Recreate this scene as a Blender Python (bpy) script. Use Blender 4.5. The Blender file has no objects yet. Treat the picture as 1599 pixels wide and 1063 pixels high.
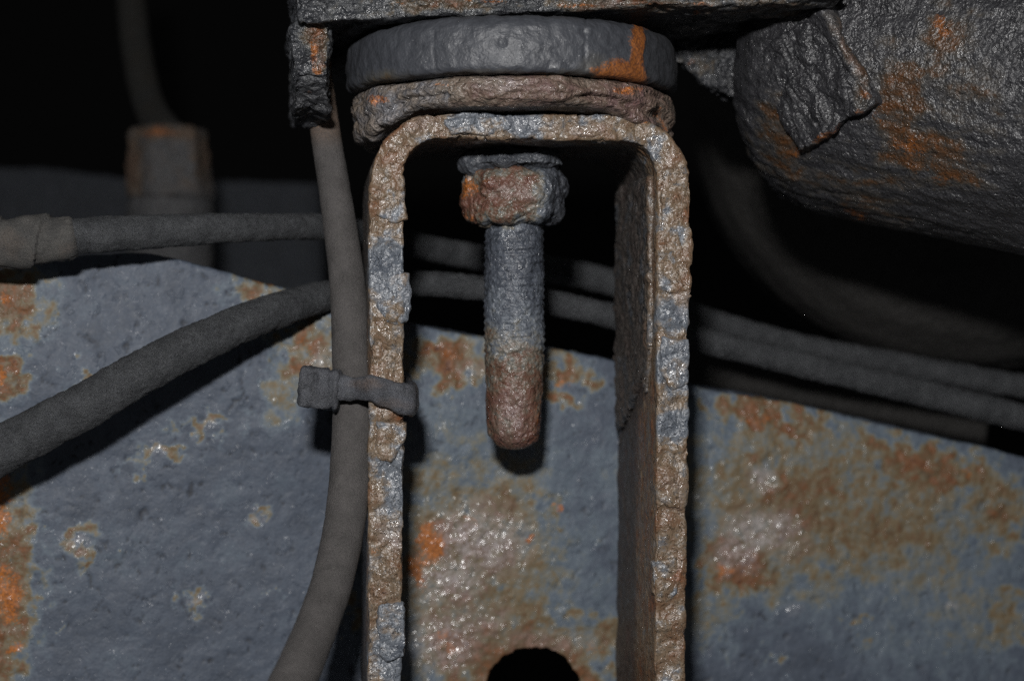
import bpy, bmesh, math, random
import numpy as np
from mathutils import Vector, Matrix
from mathutils.geometry import tessellate_polygon

C = bpy.context.scene.collection
SC = bpy.context.scene
MM = 0.001
F_PX = 2800.0                      # focal length in photo pixels (8 px per mm at 350 mm)

# ------------------------------------------------------------------ camera, light, exposure
cam = bpy.data.cameras.new('camera')
cam.sensor_width = 36.0
cam.lens = 36.0 * F_PX / 1599.0
cam.clip_start = 0.01
cam.clip_end = 20.0
cam.dof.use_dof = True
cam.dof.focus_distance = 0.350
cam.dof.aperture_fstop = 11.0
cam.dof.aperture_blades = 7
camo = bpy.data.objects.new('camera', cam)
camo.rotation_euler = (math.radians(90), 0, 0)
C.objects.link(camo)
SC.camera = camo

world = bpy.data.worlds.new('World')
SC.world = world
world.use_nodes = True
bg = world.node_tree.nodes['Background']
bg.inputs[0].default_value = (0.95, 0.97, 1.0, 1)
bg.inputs[1].default_value = 0.06

flash = bpy.data.lights.new('camera_flash', 'AREA')
flash.shape = 'RECTANGLE'
flash.size = 0.026
flash.size_y = 0.014
flash.energy = 1.72
flash.color = (1.0, 0.985, 0.97)
fo = bpy.data.objects.new('camera_flash', flash)
fo.location = (-0.022, -0.01, 0.086)
fo.rotation_euler = (Vector((0.0, 0.37, 0.0)) - Vector(fo.location)).to_track_quat('-Z', 'Y').to_euler()
C.objects.link(fo)

SC.view_settings.view_transform = 'Standard'
SC.view_settings.look = 'None'
SC.view_settings.exposure = 0.0
SC.view_settings.gamma = 1.0
SC.cycles.max_bounces = 6
SC.cycles.use_denoising = False

# ------------------------------------------------------------------ placing
def P(px, py, d):
    """point (mm) that lies d mm in front of the lens plane on the sight line of photo pixel px, py"""
    return np.array([(px - 799.5) / F_PX * d, d, (531.5 - py) / F_PX * d])

def pix(V):
    return 799.5 + F_PX * V[:, 0] / V[:, 1], 531.5 - F_PX * V[:, 2] / V[:, 1]

# ------------------------------------------------------------------ noise (numpy)
_r = np.random.RandomState(7)
_perm = np.concatenate([_r.permutation(256)] * 3).astype(np.int64)
_g = _r.normal(size=(256, 3)); _g /= np.linalg.norm(_g, axis=1)[:, None]
_rnd = _r.rand(256, 3)

def perlin(p):
    i = np.floor(p).astype(np.int64); f = p - i; i &= 255
    u = f * f * f * (f * (f * 6 - 15) + 10)
    out = 0
    for dx in (0, 1):
        wx = u[:, 0] if dx else 1 - u[:, 0]
        for dy in (0, 1):
            wy = u[:, 1] if dy else 1 - u[:, 1]
            for dz in (0, 1):
                wz = u[:, 2] if dz else 1 - u[:, 2]
                h = _perm[_perm[_perm[i[:, 0] + dx] + i[:, 1] + dy] + i[:, 2] + dz]
                g = _g[h]
                d = g[:, 0] * (f[:, 0] - dx) + g[:, 1] * (f[:, 1] - dy) + g[:, 2] * (f[:, 2] - dz)
                out = out + wx * wy * wz * d
    return out * 1.5

def fbm(V, scale, octv=3, seed=0.0, gain=0.5):
    p = V / scale + seed * 17.31 + 100.0
    a, s, out = 1.0, 0.0, 0
    for k in range(octv):
        out = out + a * perlin(p); s += a
        p = p * 2.03 + 11.7; a *= gain
    return out / s

def worley(V, scale, seed=0.0):
    p = V / scale + seed * 9.7 + 100.0
    i0 = np.floor(p).astype(np.int64)
    f1 = np.full(len(p), 9.0); f2 = np.full(len(p), 9.0)
    for dx in (-1, 0, 1):
        for dy in (-1, 0, 1):
            for dz in (-1, 0, 1):
                c = i0 + (dx, dy, dz); cc = c & 255
                h = _perm[_perm[_perm[cc[:, 0]] + cc[:, 1]] + cc[:, 2]]
                d = np.sqrt(((c + _rnd[h] - p) ** 2).sum(1))
                f2 = np.minimum(f2, np.maximum(f1, d)); f1 = np.minimum(f1, d)
    return f1, f2

def sst(a, b, x):
    t = np.clip((x - a) / (b - a), 0, 1)
    return t * t * (3 - 2 * t)

def terrace(V, scale, k=3.0, seed=0.0):
    q = fbm(V, scale, 3, seed) * k
    fl = np.floor(q)
    return (fl + sst(0.72, 1.0, q - fl)) / k

def crack(V, scale, width, seed=0.0):
    W = V + 0.35 * scale * np.stack([fbm(V, scale * .6, 2, seed + 3 + j) for j in range(3)], 1)
    f1, f2 = worley(W, scale, seed)
    return 1 - sst(0, width, f2 - f1)

def pits(V, scale, r, seed=0.0):
    f1, _ = worley(V, scale, seed)
    return 1 - sst(r * .3, r, f1)

def patch(V, items, warp=10.0, seed=0.0):
    """soft blotch mask; items = (px, py, rx, ry, amount[, angle])"""
    px, py = pix(V)
    px = px + warp * (fbm(V, 4.0, 3, seed + .3) * 1.6 + fbm(V, 1.4, 2, seed + .5) * .5)
    py = py + warp * (fbm(V, 4.0, 3, seed + .7) * 1.6 + fbm(V, 1.4, 2, seed + .9) * .5)
    m = np.zeros(len(V))
    for it in items:
        a = math.radians(it[5]) if len(it) > 5 else 0
        dx, dy = px - it[0], py - it[1]
        x = (dx * math.cos(a) + dy * math.sin(a)) / it[2]
        y = (-dx * math.sin(a) + dy * math.cos(a)) / it[3]
        m = np.maximum(m, it[4] * (1 - sst(0.15, 1.4, np.sqrt(x * x + y * y))))
    return m

# ------------------------------------------------------------------ meshes
def normals(V, F):
    N = np.zeros_like(V)
    n = np.cross(V[F[:, 2]] - V[F[:, 0]], V[F[:, -1]] - V[F[:, 1]])
    for k in range(F.shape[1]):
        for ax in range(3):
            N[:, ax] += np.bincount(F[:, k], n[:, ax], len(V))
    return N / np.maximum(np.linalg.norm(N, axis=1), 1e-12)[:, None]

def laplace(V, F, it=2, lam=0.5):
    k = F.shape[1]
    a = np.concatenate([F[:, j] for j in range(k)]); b = np.concatenate([F[:, (j + 1) % k] for j in range(k)])
    a, b = np.concatenate([a, b]), np.concatenate([b, a])
    cnt = np.bincount(a, minlength=len(V)).astype(float)
    for _ in range(it):
        M = np.stack([np.bincount(a, V[b, ax], len(V)) for ax in range(3)], 1) / np.maximum(cnt, 1)[:, None]
        V = V + lam * (M - V)
    return V

def to_mesh(name, V, F, mat, attrs=None, parent=None, origin=(0, 0, 0)):
    """V in mm -> one mesh object (metres); origin (mm, world) is the object's own origin when it has no parent"""
    off = np.array(parent['_o'] if parent is not None else origin, float)
    W = ((V - off) * MM).astype(np.float32)
    me = bpy.data.meshes.new(name)
    k = F.shape[1]
    me.vertices.add(len(W)); me.vertices.foreach_set('co', W.ravel())
    me.loops.add(F.size); me.loops.foreach_set('vertex_index', F.astype(np.int32).ravel())
    me.polygons.add(len(F))
    me.polygons.foreach_set('loop_start', np.arange(0, F.size, k, dtype=np.int32))
    me.polygons.foreach_set('use_smooth', np.ones(len(F), bool))
    me.update(calc_edges=True); me.validate()
    for an in ('rust', 'orange', 'pale', 'dark'):
        arr = (attrs or {}).get(an)
        if arr is None: continue
        at = me.attributes.new(an, 'FLOAT', 'POINT')
        at.data.foreach_set('value', np.broadcast_to(np.asarray(arr, np.float32), (len(W),)).copy())
    me.materials.append(mat)
    o = bpy.data.objects.new(name, me)
    C.objects.link(o)
    if parent is not None:
        o.parent = parent
    else:
        o.location = off * MM
    return o

def thing(name, label, cat, origin, group=None):
    o = bpy.data.objects.new(name, None)
    o.empty_display_size = 0.01
    o.location = np.array(origin, float) * MM
    o['_o'] = [float(x) for x in origin]
    C.objects.link(o)
    return tag(o, label, cat, group)

def tag(o, label, cat, group=None):
    o['label'] = label; o['category'] = cat
    if group: o['group'] = group
    return o

class Solid:
    """closed pieces that are fused by a voxel remesh into one skin"""
    def __init__(s): s.bm = bmesh.new()
    def prism(s, loops2d, f0, f1):
        """loops2d: outer loop and holes in 2-D; f0/f1 map a 2-D point to the two faces (mm)"""
        flat = [p for lp in loops2d for p in lp]
        tris = tessellate_polygon([[Vector((p[0], p[1], 0)) for p in lp] for lp in loops2d])
        a = [s.bm.verts.new(f0(*p)) for p in flat]; b = [s.bm.verts.new(f1(*p)) for p in flat]
        for t in tris:
            for f in ([a[i] for i in t], [b[i] for i in reversed(t)]):
                try: s.bm.faces.new(f)
                except ValueError: pass
        k = 0
        for lp in loops2d:
            n = len(lp)
            for i in range(n):
                j = (i + 1) % n
                s.bm.faces.new((a[k + i], b[k + i], b[k + j], a[k + j]))
            k += n
        return s
    def box(s, c, u, v, w):
        """centre and three half-vectors (mm)"""
        c, u, v, w = (np.array(q, float) for q in (c, u, v, w))
        vs = [s.bm.verts.new(c + i * u + j * v + k * w) for i in (-1, 1) for j in (-1, 1) for k in (-1, 1)]
        for f in ((0, 1, 3, 2), (4, 6, 7, 5), (0, 4, 5, 1), (2, 3, 7, 6), (0, 2, 6, 4), (1, 5, 7, 3)):
            s.bm.faces.new([vs[i] for i in f])
        return s
    def lathe(s, c, axis, prof, n=64, xdir=None):
        """prof: (t along axis, radius) from end to end"""
        c = np.array(c, float); ax = np.array(axis, float); ax /= np.linalg.norm(ax)
        e1 = np.cross(ax, (0, 0, 1) if abs(ax[2]) < .9 else (0, 1, 0)) if xdir is None else np.array(xdir, float)
        e1 = e1 - ax * (e1 @ ax); e1 /= np.linalg.norm(e1); e2 = np.cross(ax, e1)
        rings = []
        for t, r in prof:
            rings.append([s.bm.verts.new(c + ax * t + r * (math.cos(a) * e1 + math.sin(a) * e2)) for a in np.linspace(0, 2 * math.pi, n, endpoint=False)])
        for A, B in zip(rings, rings[1:]):
            for i in range(n):
                s.bm.faces.new((A[i], A[(i + 1) % n], B[(i + 1) % n], B[i]))
        s.bm.faces.new(list(reversed(rings[0]))); s.bm.faces.new(rings[-1])
        return s
    def skin(s, vox, smooth=2):
        bmesh.ops.recalc_face_normals(s.bm, faces=s.bm.faces[:])
        me = bpy.data.meshes.new('tmp'); s.bm.to_mesh(me); s.bm.free()
        o = bpy.data.objects.new('tmp', me); C.objects.link(o)
        m = o.modifiers.new('r', 'REMESH'); m.mode = 'VOXEL'; m.voxel_size = vox; m.adaptivity = 0
        dg = bpy.context.evaluated_depsgraph_get()
        ev = o.evaluated_get(dg); em = ev.to_mesh()
        V = np.empty(len(em.vertices) * 3, np.float32); em.vertices.foreach_get('co', V)
        F = np.empty(len(em.loops), np.int32); em.loops.foreach_get('vertex_index', F)
        V = V.reshape(-1, 3).astype(float); F = F.reshape(-1, 4).astype(np.int64)
        ev.to_mesh_clear()
        bpy.data.objects.remove(o); bpy.data.meshes.remove(me)
        return laplace(V, F, smooth), F

def catmull(pts, step):
    pts = np.array(pts, float)
    pts = np.vstack([2 * pts[0] - pts[1], pts, 2 * pts[-1] - pts[-2]])
    out = []
    for i in range(1, len(pts) - 2):
        p0, p1, p2, p3 = pts[i - 1:i + 3]
        n = max(2, int(np.linalg.norm((p2 - p1)[:3]) / step))
        t = np.linspace(0, 1, n, endpoint=False)[:, None]
        out.append(.5 * (2 * p1 + (p2 - p0) * t + (2 * p0 - 5 * p1 + 4 * p2 - p3) * t ** 2 + (3 * p1 - p0 - 3 * p2 + p3) * t ** 3))
    return np.vstack(out + [pts[-2:-1]])

def tube(pts, step=0.5, segs=44, flat=None):
    """pts rows: x y z radius (mm) -> V, F, along (0..1), angle; closed ends"""
    Q = catmull(pts, step)
    Pt, R = Q[:, :3], Q[:, 3]
    T = np.gradient(Pt, axis=0); T /= np.linalg.norm(T, axis=1)[:, None]
    up = np.array([0, 1.0, 0]) if abs(T[0][1]) < .9 else np.array([0, 0, 1.0])
    A = np.empty_like(T)
    a = up - T[0] * (up @ T[0]); a /= np.linalg.norm(a)
    for i in range(len(T)):
        a = a - T[i] * (a @ T[i]); a /= np.linalg.norm(a); A[i] = a
    B = np.cross(T, A)
    th = np.linspace(0, 2 * math.pi, segs, endpoint=False)
    V = Pt[:, None] + R[:, None, None] * (np.cos(th)[None, :, None] * A[:, None] + np.sin(th)[None, :, None] * B[:, None])
    n = len(Pt)
    idx = np.arange(n * segs).reshape(n, segs)
    F = np.stack([idx[:-1], np.roll(idx, -1, 1)[:-1], np.roll(idx, -1, 1)[1:], idx[1:]], -1).reshape(-1, 4)
    Vf = V.reshape(-1, 3)
    c0, c1 = len(Vf), len(Vf) + 1
    Vf = np.vstack([Vf, Pt[:1], Pt[-1:]])
    # end caps as degenerate-free quads (pairs of segments)
    e = np.arange(0, segs, 2)
    F0 = np.stack([np.full(len(e), c0), idx[0][(e + 2) % segs], idx[0][e + 1], idx[0][e]], 1)
    F1 = np.stack([np.full(len(e), c1), idx[-1][e], idx[-1][e + 1], idx[-1][(e + 2) % segs]], 1)
    s = np.repeat(np.linspace(0, 1, n), segs); ang = np.tile(th, n)
    return Vf, np.vstack([F, F0, F1]), np.append(s, [0, 1]), np.append(ang, [0, 0])

# ------------------------------------------------------------------ materials
def lin(c):
    return tuple(((x / 255) / 12.92 if x <= 10 else ((x / 255 + .055) / 1.055) ** 2.4) for x in c) + (1,)

class Nodes:
    def __init__(s, name):
        s.m = bpy.data.materials.new(name); s.m.use_nodes = True
        s.t = s.m.node_tree; s.n = s.t.nodes; s.l = s.t.links
        s.b = s.n['Principled BSDF']
        tc = s.n.new('ShaderNodeTexCoord'); mp = s.n.new('ShaderNodeVectorMath'); mp.operation = 'SCALE'
        mp.inputs[3].default_value = 1000.0
        s.l.new(tc.outputs['Object'], mp.inputs[0]); s.co = mp.outputs[0]
    def put(s, sock, v):
        if isinstance(v, (int, float)): sock.default_value = v
        elif isinstance(v, tuple): sock.default_value = v
        else: s.l.new(v, sock)
    def math(s, op, a, b=0.0, clamp=False):
        n = s.n.new('ShaderNodeMath'); n.operation = op; n.use_clamp = clamp
        s.put(n.inputs[0], a); s.put(n.inputs[1], b); return n.outputs[0]
    def noise(s, scale, detail=6, rough=.6, dist=0.0, stretch=None):
        n = s.n.new('ShaderNodeTexNoise'); co = s.co
        if stretch:
            mp = s.n.new('ShaderNodeMapping'); mp.inputs['Scale'].default_value = stretch
            mp.inputs['Rotation'].default_value = (0, 0, 0); s.l.new(co, mp.inputs[0]); co = mp.outputs[0]
        s.l.new(co, n.inputs['Vector'])
        n.inputs['Scale'].default_value = scale; n.inputs['Detail'].default_value = detail
        n.inputs['Roughness'].default_value = rough; n.inputs['Distortion'].default_value = dist
        return n.outputs[0]
    def voro(s, scale, feature='F1'):
        n = s.n.new('ShaderNodeTexVoronoi'); n.feature = feature
        s.l.new(s.co, n.inputs['Vector']); n.inputs['Scale'].default_value = scale
        return n.outputs['Distance']
    def attr(s, name):
        n = s.n.new('ShaderNodeAttribute'); n.attribute_name = name; return n.outputs['Fac']
    def ramp(s, f, stops, interp='LINEAR'):
        n = s.n.new('ShaderNodeValToRGB'); e = n.color_ramp.elements; n.color_ramp.interpolation = interp
        e[0].position, e[0].color = stops[0]; e[1].position, e[1].color = stops[-1]
        for p, c in stops[1:-1]:
            k = e.new(p); k.color = c
        s.put(n.inputs[0], f); return n.outputs[0]
    def mix(s, f, a, b, mode='MIX'):
        n = s.n.new('ShaderNodeMix'); n.data_type = 'RGBA'; n.blend_type = mode
        s.put(n.inputs[0], f); s.put(n.inputs[6], a); s.put(n.inputs[7], b); return n.outputs[2]
    def range(s, f, a, b, c, d):
        n = s.n.new('ShaderNodeMapRange'); s.put(n.inputs[0], f)
        for i, v in enumerate((a, b, c, d)): s.put(n.inputs[i + 1], v)
        return n.outputs[0]
    def bump(s, h, dist, strength=1.0, prev=None):
        n = s.n.new('ShaderNodeBump'); n.inputs['Strength'].default_value = strength
        n.inputs['Distance'].default_value = dist * MM
        s.put(n.inputs['Height'], h)
        if prev is not None: s.l.new(prev, n.inputs['Normal'])
        return n.outputs[0]

SLATE = [(0.0, lin((48, 53, 62))), (0.27, lin((80, 88, 101))), (0.42, lin((97, 108, 119))), (0.52, lin((114, 114, 107))), (0.62, lin((116, 102, 78))),
         (0.74, lin((104, 80, 58))), (0.87, lin((124, 83, 54))), (1.0, lin((84, 54, 40)))]

def rusty(name, bias=.3, k1=.7, k2=.45, stops=SLATE, ro=(.38, .75), grain=.10, lump=.25, spec=.5, sc=1.0, gain=1.0, glint=.35, flake=.25, k3=.3, kr=.9, gs=1.3, cr=.2, ledges=8.0, speck=.14, n2s=.5, rg=0.0):
    """rust: attribute + noise through one ramp; orange / pale / dark tints on top; a wet film that sparkles"""
    N = Nodes(name)
    n1 = N.noise(.13 * sc, 7, .62, .4); n2 = N.noise(n2s * sc, 6, .62, .3); n3 = N.noise(1.9, 5, .68); n4 = N.noise(6.0, 2, .5)
    ru = N.attr('rust')
    c = lambda n: N.math('SUBTRACT', n, .5)
    busy = N.math('ADD', 1.0, N.math('MULTIPLY', N.math('ADD', ru, 0.0, True), kr * 2.5))      # rusted zones are mottled more strongly
    r = N.math('ADD', N.math('MULTIPLY', c(n2), k2), N.math('MULTIPLY', c(n3), k3))
    r = N.math('ADD', N.math('MULTIPLY', r, busy), N.math('MULTIPLY', c(n1), k1))
    r = N.math('ADD', N.math('ADD', r, bias), ru)
    col = N.ramp(r, stops)
    pa = N.attr('pale')
    pale = N.math('MULTIPLY', pa, N.range(N.math('ADD', n2, n3), .8, 1.1, 0, 1.0))
    col = N.mix(N.math('MULTIPLY', pale, .55), col, N.ramp(n4, [(.35, lin((142, 128, 120))), (.6, lin((205, 203, 208)))]))  # pale rust tint, with clusters of glints painted white into the colour
    og = N.range(N.math('ADD', N.attr('orange'), N.math('ADD', N.math('MULTIPLY', c(n2), .9), N.math('MULTIPLY', c(n3), .9))), .42, .80, 0, 1)
    col = N.mix(N.math('MULTIPLY', og, .85), col, N.ramp(n3, [(.35, lin((122, 68, 32))), (.62, lin((188, 110, 36)))]))
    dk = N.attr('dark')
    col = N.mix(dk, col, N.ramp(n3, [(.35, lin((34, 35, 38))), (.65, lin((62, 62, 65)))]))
    v = N.math('MULTIPLY', N.range(n3, .3, .7, (1 - speck) * gain, (1 + speck) * gain), N.range(n4, .3, .7, 1 - speck * .4, 1 + speck * .4))
    vv = N.n.new('ShaderNodeCombineColor')
    for i in range(3): N.l.new(v, vv.inputs[i])
    col = N.mix(1.0, col, vv.outputs[0], 'MULTIPLY')
    N.l.new(col, N.b.inputs['Base Color'])
    N.l.new(N.range(N.math('ADD', n2, N.math('MULTIPLY', dk, .3)), .3, .75, ro[0], ro[1]), N.b.inputs['Roughness'])
    N.b.inputs['Specular IOR Level'].default_value = spec
    # ledges of flaking scale
    q = N.math('MULTIPLY', N.noise(.3 * sc, 4, .55, .5), ledges)
    fr = N.math('FRACT', q)
    led = N.math('ADD', N.math('FLOOR', q), N.range(fr, .86, 1.0, 0, 1))
    b = N.bump(led, flake)
    b = N.bump(N.noise(.62 * sc, 2.5, .5, .2), lump * 5.0, 1.0, b)
    b = N.bump(N.noise(1.7, 2, .5), grain * 6.0, 1.0, b)
    b = N.bump(n4, grain * .5, 1.0, b)
    N.l.new(b, N.b.inputs['Normal'])
    g = N.bump(N.noise(gs, 1.5, .45), .72 / gs, 1.0, b)
    wet = N.range(N.noise(.35, 4, .6), .48, .64, .08, 1.0)
    w = N.math('ADD', N.math('MULTIPLY', wet, N.math('ADD', glint, N.math('MULTIPLY', ru, rg), True)), N.math('MULTIPLY', pa, 1.0), True)
    w = N.math('MULTIPLY', w, N.math('SUBTRACT', 1.0, N.math('MULTIPLY', dk, .6)))
    N.l.new(w, N.b.inputs['Coat Weight']); N.b.inputs['Coat Roughness'].default_value = cr
    N.l.new(g, N.b.inputs['Coat Normal'])
    return N.m

M_plate = rusty('scaled_steel_plate', bias=.24, k1=.36, k2=.12, k3=.10, ro=(.52, .72), spec=.32, grain=.008, lump=.05, flake=.10, glint=.08, gs=.48, cr=.17, kr=3.4, ledges=3.0, speck=.10, gain=.77, rg=.45)
M_bracket = rusty('rusty_bracket_steel', bias=.53, k1=.85, k2=.46, k3=.12, ro=(.32, .56), grain=.02, lump=.11, spec=.5, sc=1.2, glint=.8, gain=.78, flake=.3, gs=1.0, cr=.14, n2s=.27, speck=.12,
                  stops=[(0.0, lin((58, 61, 68))), (.25, lin((82, 88, 97))), (.42, lin((108, 113, 120))), (.54, lin((118, 102, 84))),
                         (.70, lin((110, 83, 62))), (.86, lin((124, 76, 46))), (1.0, lin((64, 43, 36)))])
M_bolt = rusty('corroded_bolt_steel', bias=.22, k1=.45, k2=.35, k3=.2, glint=.8, flake=.12, ro=(.32, .6), grain=.04, lump=.14, gain=.88, sc=1.3, cr=.15, n2s=.4,
               stops=[(0.0, lin((44, 47, 53))), (.27, lin((72, 77, 86))), (.42, lin((98, 104, 112))), (.53, lin((108, 104, 94))), (.62, lin((98, 76, 62))), (.76, lin((98, 64, 52))), (1.0, lin((74, 46, 38)))])
M_cup = rusty('swollen_rust', bias=.56, k1=.6, k2=.45, k3=.16, glint=.8, ro=(.35, .7), grain=.04, lump=.2, sc=1.2, cr=.15, n2s=.4,
              stops=[(0.0, lin((58, 58, 62))), (.3, lin((92, 92, 96))), (.48, lin((108, 98, 88))), (.64, lin((96, 80, 70))), (.84, lin((98, 76, 74))), (1.0, lin((112, 66, 48)))])
M_rail = rusty('layered_rail_rust', bias=.36, k1=.6, k2=.5, k3=.2, ro=(.3, .6), grain=.05, lump=.25, gain=.62, glint=.7, cr=.15,
               stops=[(0.0, lin((30, 31, 34))), (.3, lin((56, 58, 63))), (.45, lin((82, 84, 86))), (.56, lin((96, 86, 72))), (.7, lin((92, 68, 50))), (.86, lin((128, 80, 48))), (1.0, lin((84, 50, 36)))])
M_tube = rusty('tube_scale', bias=.2, k1=.35, k2=.3, ro=(.28, .55), grain=.06, lump=.12, gain=.40, k3=.2, glint=.6, cr=.18, gs=.7,
               stops=[(0.0, lin((50, 50, 54))), (.35, lin((76, 76, 80))), (.5, lin((92, 88, 84))), (.64, lin((100, 76, 56))), (.82, lin((124, 78, 40))), (1.0, lin((96, 52, 28)))])
M_pad = rusty('weathered_rubber', bias=.24, k1=.25, k2=.2, ro=(.46, .66), grain=.02, lump=.06, gain=.5, flake=0.0, k3=.1, glint=.15,
              stops=[(0.0, lin((58, 60, 66))), (.3, lin((80, 83, 90))), (.55, lin((96, 94, 90))), (.75, lin((110, 90, 62))), (1.0, lin((130, 86, 40)))])

def dusty(name, a, b, grain=.06, ro=.75):
    N = Nodes(name)
    n1 = N.noise(.25, 6, .6); n3 = N.noise(2.6, 5, .7); n4 = N.noise(6, 2, .5)
    col = N.ramp(N.math('ADD', N.math('MULTIPLY', n1, .6), N.math('MULTIPLY', n3, .4)), [(.35, lin(a)), (.65, lin(b))])
    col = N.mix(N.math('MULTIPLY', N.attr('rust'), N.range(n3, .35, .6, .3, 1)), col, lin((104, 84, 68)))
    col = N.mix(N.range(n4, .64, .76, 0, .5), col, lin((140, 136, 130)))
    N.l.new(col, N.b.inputs['Base Color'])
    N.b.inputs['Roughness'].default_value = ro
    N.b.inputs['Specular IOR Level'].default_value = .35
    bb = N.bump(n3, grain * 6); bb = N.bump(n4, grain * 2.5, 1, bb)
    N.l.new(bb, N.b.inputs['Normal'])
    return N.m

M_hose = dusty('dusty_hose_rubber', (60, 58, 57), (82, 79, 78))
M_loom = dusty('dusty_cable_sheath', (54, 56, 59), (86, 88, 91), .2)
M_tape = dusty('dusty_tape', (58, 58, 58), (84, 82, 79), .08)
M_tie = dusty('dusty_tie_plastic', (50, 51, 54), (86, 88, 94), .08, .38)
M_back = rusty('far_steel', bias=.3, k1=.5, k2=.3, ro=(.5, .8), gain=.62, glint=.1, stops=[(0, lin((60, 60, 62))), (.4, lin((92, 92, 94))), (.6, lin((104, 86, 68))), (1, lin((112, 72, 48)))])
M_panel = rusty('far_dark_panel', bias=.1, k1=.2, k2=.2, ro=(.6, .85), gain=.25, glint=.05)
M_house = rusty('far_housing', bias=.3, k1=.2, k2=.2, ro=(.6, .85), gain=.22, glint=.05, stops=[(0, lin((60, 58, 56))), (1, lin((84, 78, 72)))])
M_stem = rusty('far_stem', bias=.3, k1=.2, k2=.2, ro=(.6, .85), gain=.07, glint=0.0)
N = Nodes('backdrop_black'); N.b.inputs['Base Color'].default_value = (.006, .006, .006, 1); N.b.inputs['Roughness'].default_value = .95
N.b.inputs['Specular IOR Level'].default_value = .1
M_backdrop = N.m

# ------------------------------------------------------------------ added black sheet behind everything, standing in for the unlit void
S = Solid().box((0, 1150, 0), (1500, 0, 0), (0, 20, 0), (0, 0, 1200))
me = bpy.data.meshes.new('backdrop'); S.bm.to_mesh(me); S.bm.free()
me.transform(Matrix.Scale(MM, 4)); me.materials.append(M_backdrop)
o = bpy.data.objects.new('backdrop', me); C.objects.link(o); o['kind'] = 'structure'

# ------------------------------------------------------------------ U bracket
TH = math.radians(6.5)
B0 = P(831, 531.5, 350)
BU = np.array([math.cos(TH), math.sin(TH), 0]); BV = np.array([-math.sin(TH), math.cos(TH), 0])
def bmap(u, v, w):
    if u > 0: u = u + (w - 44) * .010 + (.35 * sst(30, -20, w) if u < 28 else 0.0)
    else: u = u + (w - 44) * .004
    return B0 + u * BU + v * BV + np.array([0, 0, w])
def arc(cx, cz, r, a0, a1, n=9):
    return [(cx + r * math.cos(math.radians(a)), cz + r * math.sin(math.radians(a))) for a in np.linspace(a0, a1, n)]
HW, TK, ZT, ZB = 31.6, 6.7, 44.2, -88.0
outer = [(-HW, z) for z in np.linspace(ZB, ZT - 15, 8)] + arc(-HW + 14, ZT - 14, 14, 180, 90)[1:] + arc(HW - 14, ZT - 14, 14, 90, 0) + [(HW, z) for z in np.linspace(ZT - 15, ZB, 8)][1:]
IW, ZI = HW - TK, ZT - 5.0
inner = [(IW, z) for z in np.linspace(ZB, ZI - 8, 8)] + arc(IW - 7, ZI - 7, 7, 0, 90)[1:] + arc(-IW + 6.5, ZI - 6.5, 6.5, 90, 180) + [(-IW, z) for z in np.linspace(ZI - 8, ZB, 8)][1:]
br = thing('steel_bracket', 'rusty inverted U shaped steel bracket with flaking edges standing in the middle', 'bracket', B0 + BV * 22 + np.array([0, 0, ZB]))
V, F = Solid().prism([outer + inner], lambda u, w: bmap(u, 0, w), lambda u, w: bmap(u, 44, w)).skin(.45, 3)
Nn = normals(V, F)
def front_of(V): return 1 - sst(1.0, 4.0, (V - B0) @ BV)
fr = front_of(V)
lat = (V - B0) @ BU
h = .8 * fbm(V, 6, 2, 1) + .8 * terrace(V, 9, 3, 2) + .28 * fbm(V, 2.6, 2, 3) - .7 * pits(V, 6, .35, 4) * sst(0, .3, fbm(V, 10, 2, 5)) - .5 * crack(V, 11, .05, 6)
h = h * (.7 + .5 * fr) * (1 - .45 * abs(Nn @ BU))
px, py = pix(V)
wy = py + 26 * fbm(V, 4, 3, 7) + 8 * fbm(V, 1.2, 2, 8)
for side, y, amt in ((1, 456, .75), (1, 585, -.5), (1, 700, .55), (1, 790, .7), (1, 905, -.45), (1, 985, .5), (-1, 330, .5), (-1, 410, -.45), (-1, 503, .8), (-1, 660, .55), (-1, 800, -.5), (-1, 900, .6), (-1, 1010, .6)):
    h += .8 * amt * (lat * side > 0) * fr * sst(.3, .8, -(Nn @ BV)) * sst(y + 2, y - 2, wy) * sst(y - 130, y - 40, py)
for xx, amt in ((690, .5), (760, -.6), (905, .5), (985, .6)):
    h += .8 * amt * fr * sst(.3, .8, -(Nn @ BV)) * (py < 225) * sst(xx + 3, xx - 3, px + 14 * fbm(V, 3, 3, 9)) * sst(xx - 110, xx - 40, px)
V2 = V + Nn * h[:, None]
px, py = pix(V2)
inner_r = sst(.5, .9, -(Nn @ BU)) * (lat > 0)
at = {'rust': patch(V, [(612, 230, 45, 60, .16), (660, 190, 40, 30, .14), (1060, 300, 40, 200, .12), (1055, 900, 45, 200, .12), (610, 620, 40, 60, .12), (605, 850, 40, 150, .06), (620, 320, 40, 60, .1)], 12, 1)
             - patch(V, [(612, 420, 40, 60, .28), (1058, 580, 40, 40, .3), (1055, 670, 30, 40, .2), (780, 185, 70, 18, .2), (612, 750, 35, 50, .18), (610, 1020, 40, 40, .2), (1055, 490, 30, 25, .2)], 10, 2)
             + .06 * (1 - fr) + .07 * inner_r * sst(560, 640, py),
      'orange': patch(V, [(1000, 185, 26, 12, .75), (655, 236, 12, 8, .5), (590, 860, 12, 40, .4), (1030, 420, 10, 60, .3)], 6, 3),
      'pale': patch(V, [(612, 835, 26, 20, .7), (1068, 470, 22, 20, .6), (670, 195, 30, 18, .4), (830, 195, 100, 14, .3), (1055, 770, 22, 30, .4)], 9, 4) * fr,
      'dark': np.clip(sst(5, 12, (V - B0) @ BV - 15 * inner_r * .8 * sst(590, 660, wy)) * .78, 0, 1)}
strap = to_mesh('bent_strap', V2, F, M_bracket, at, br)
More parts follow.
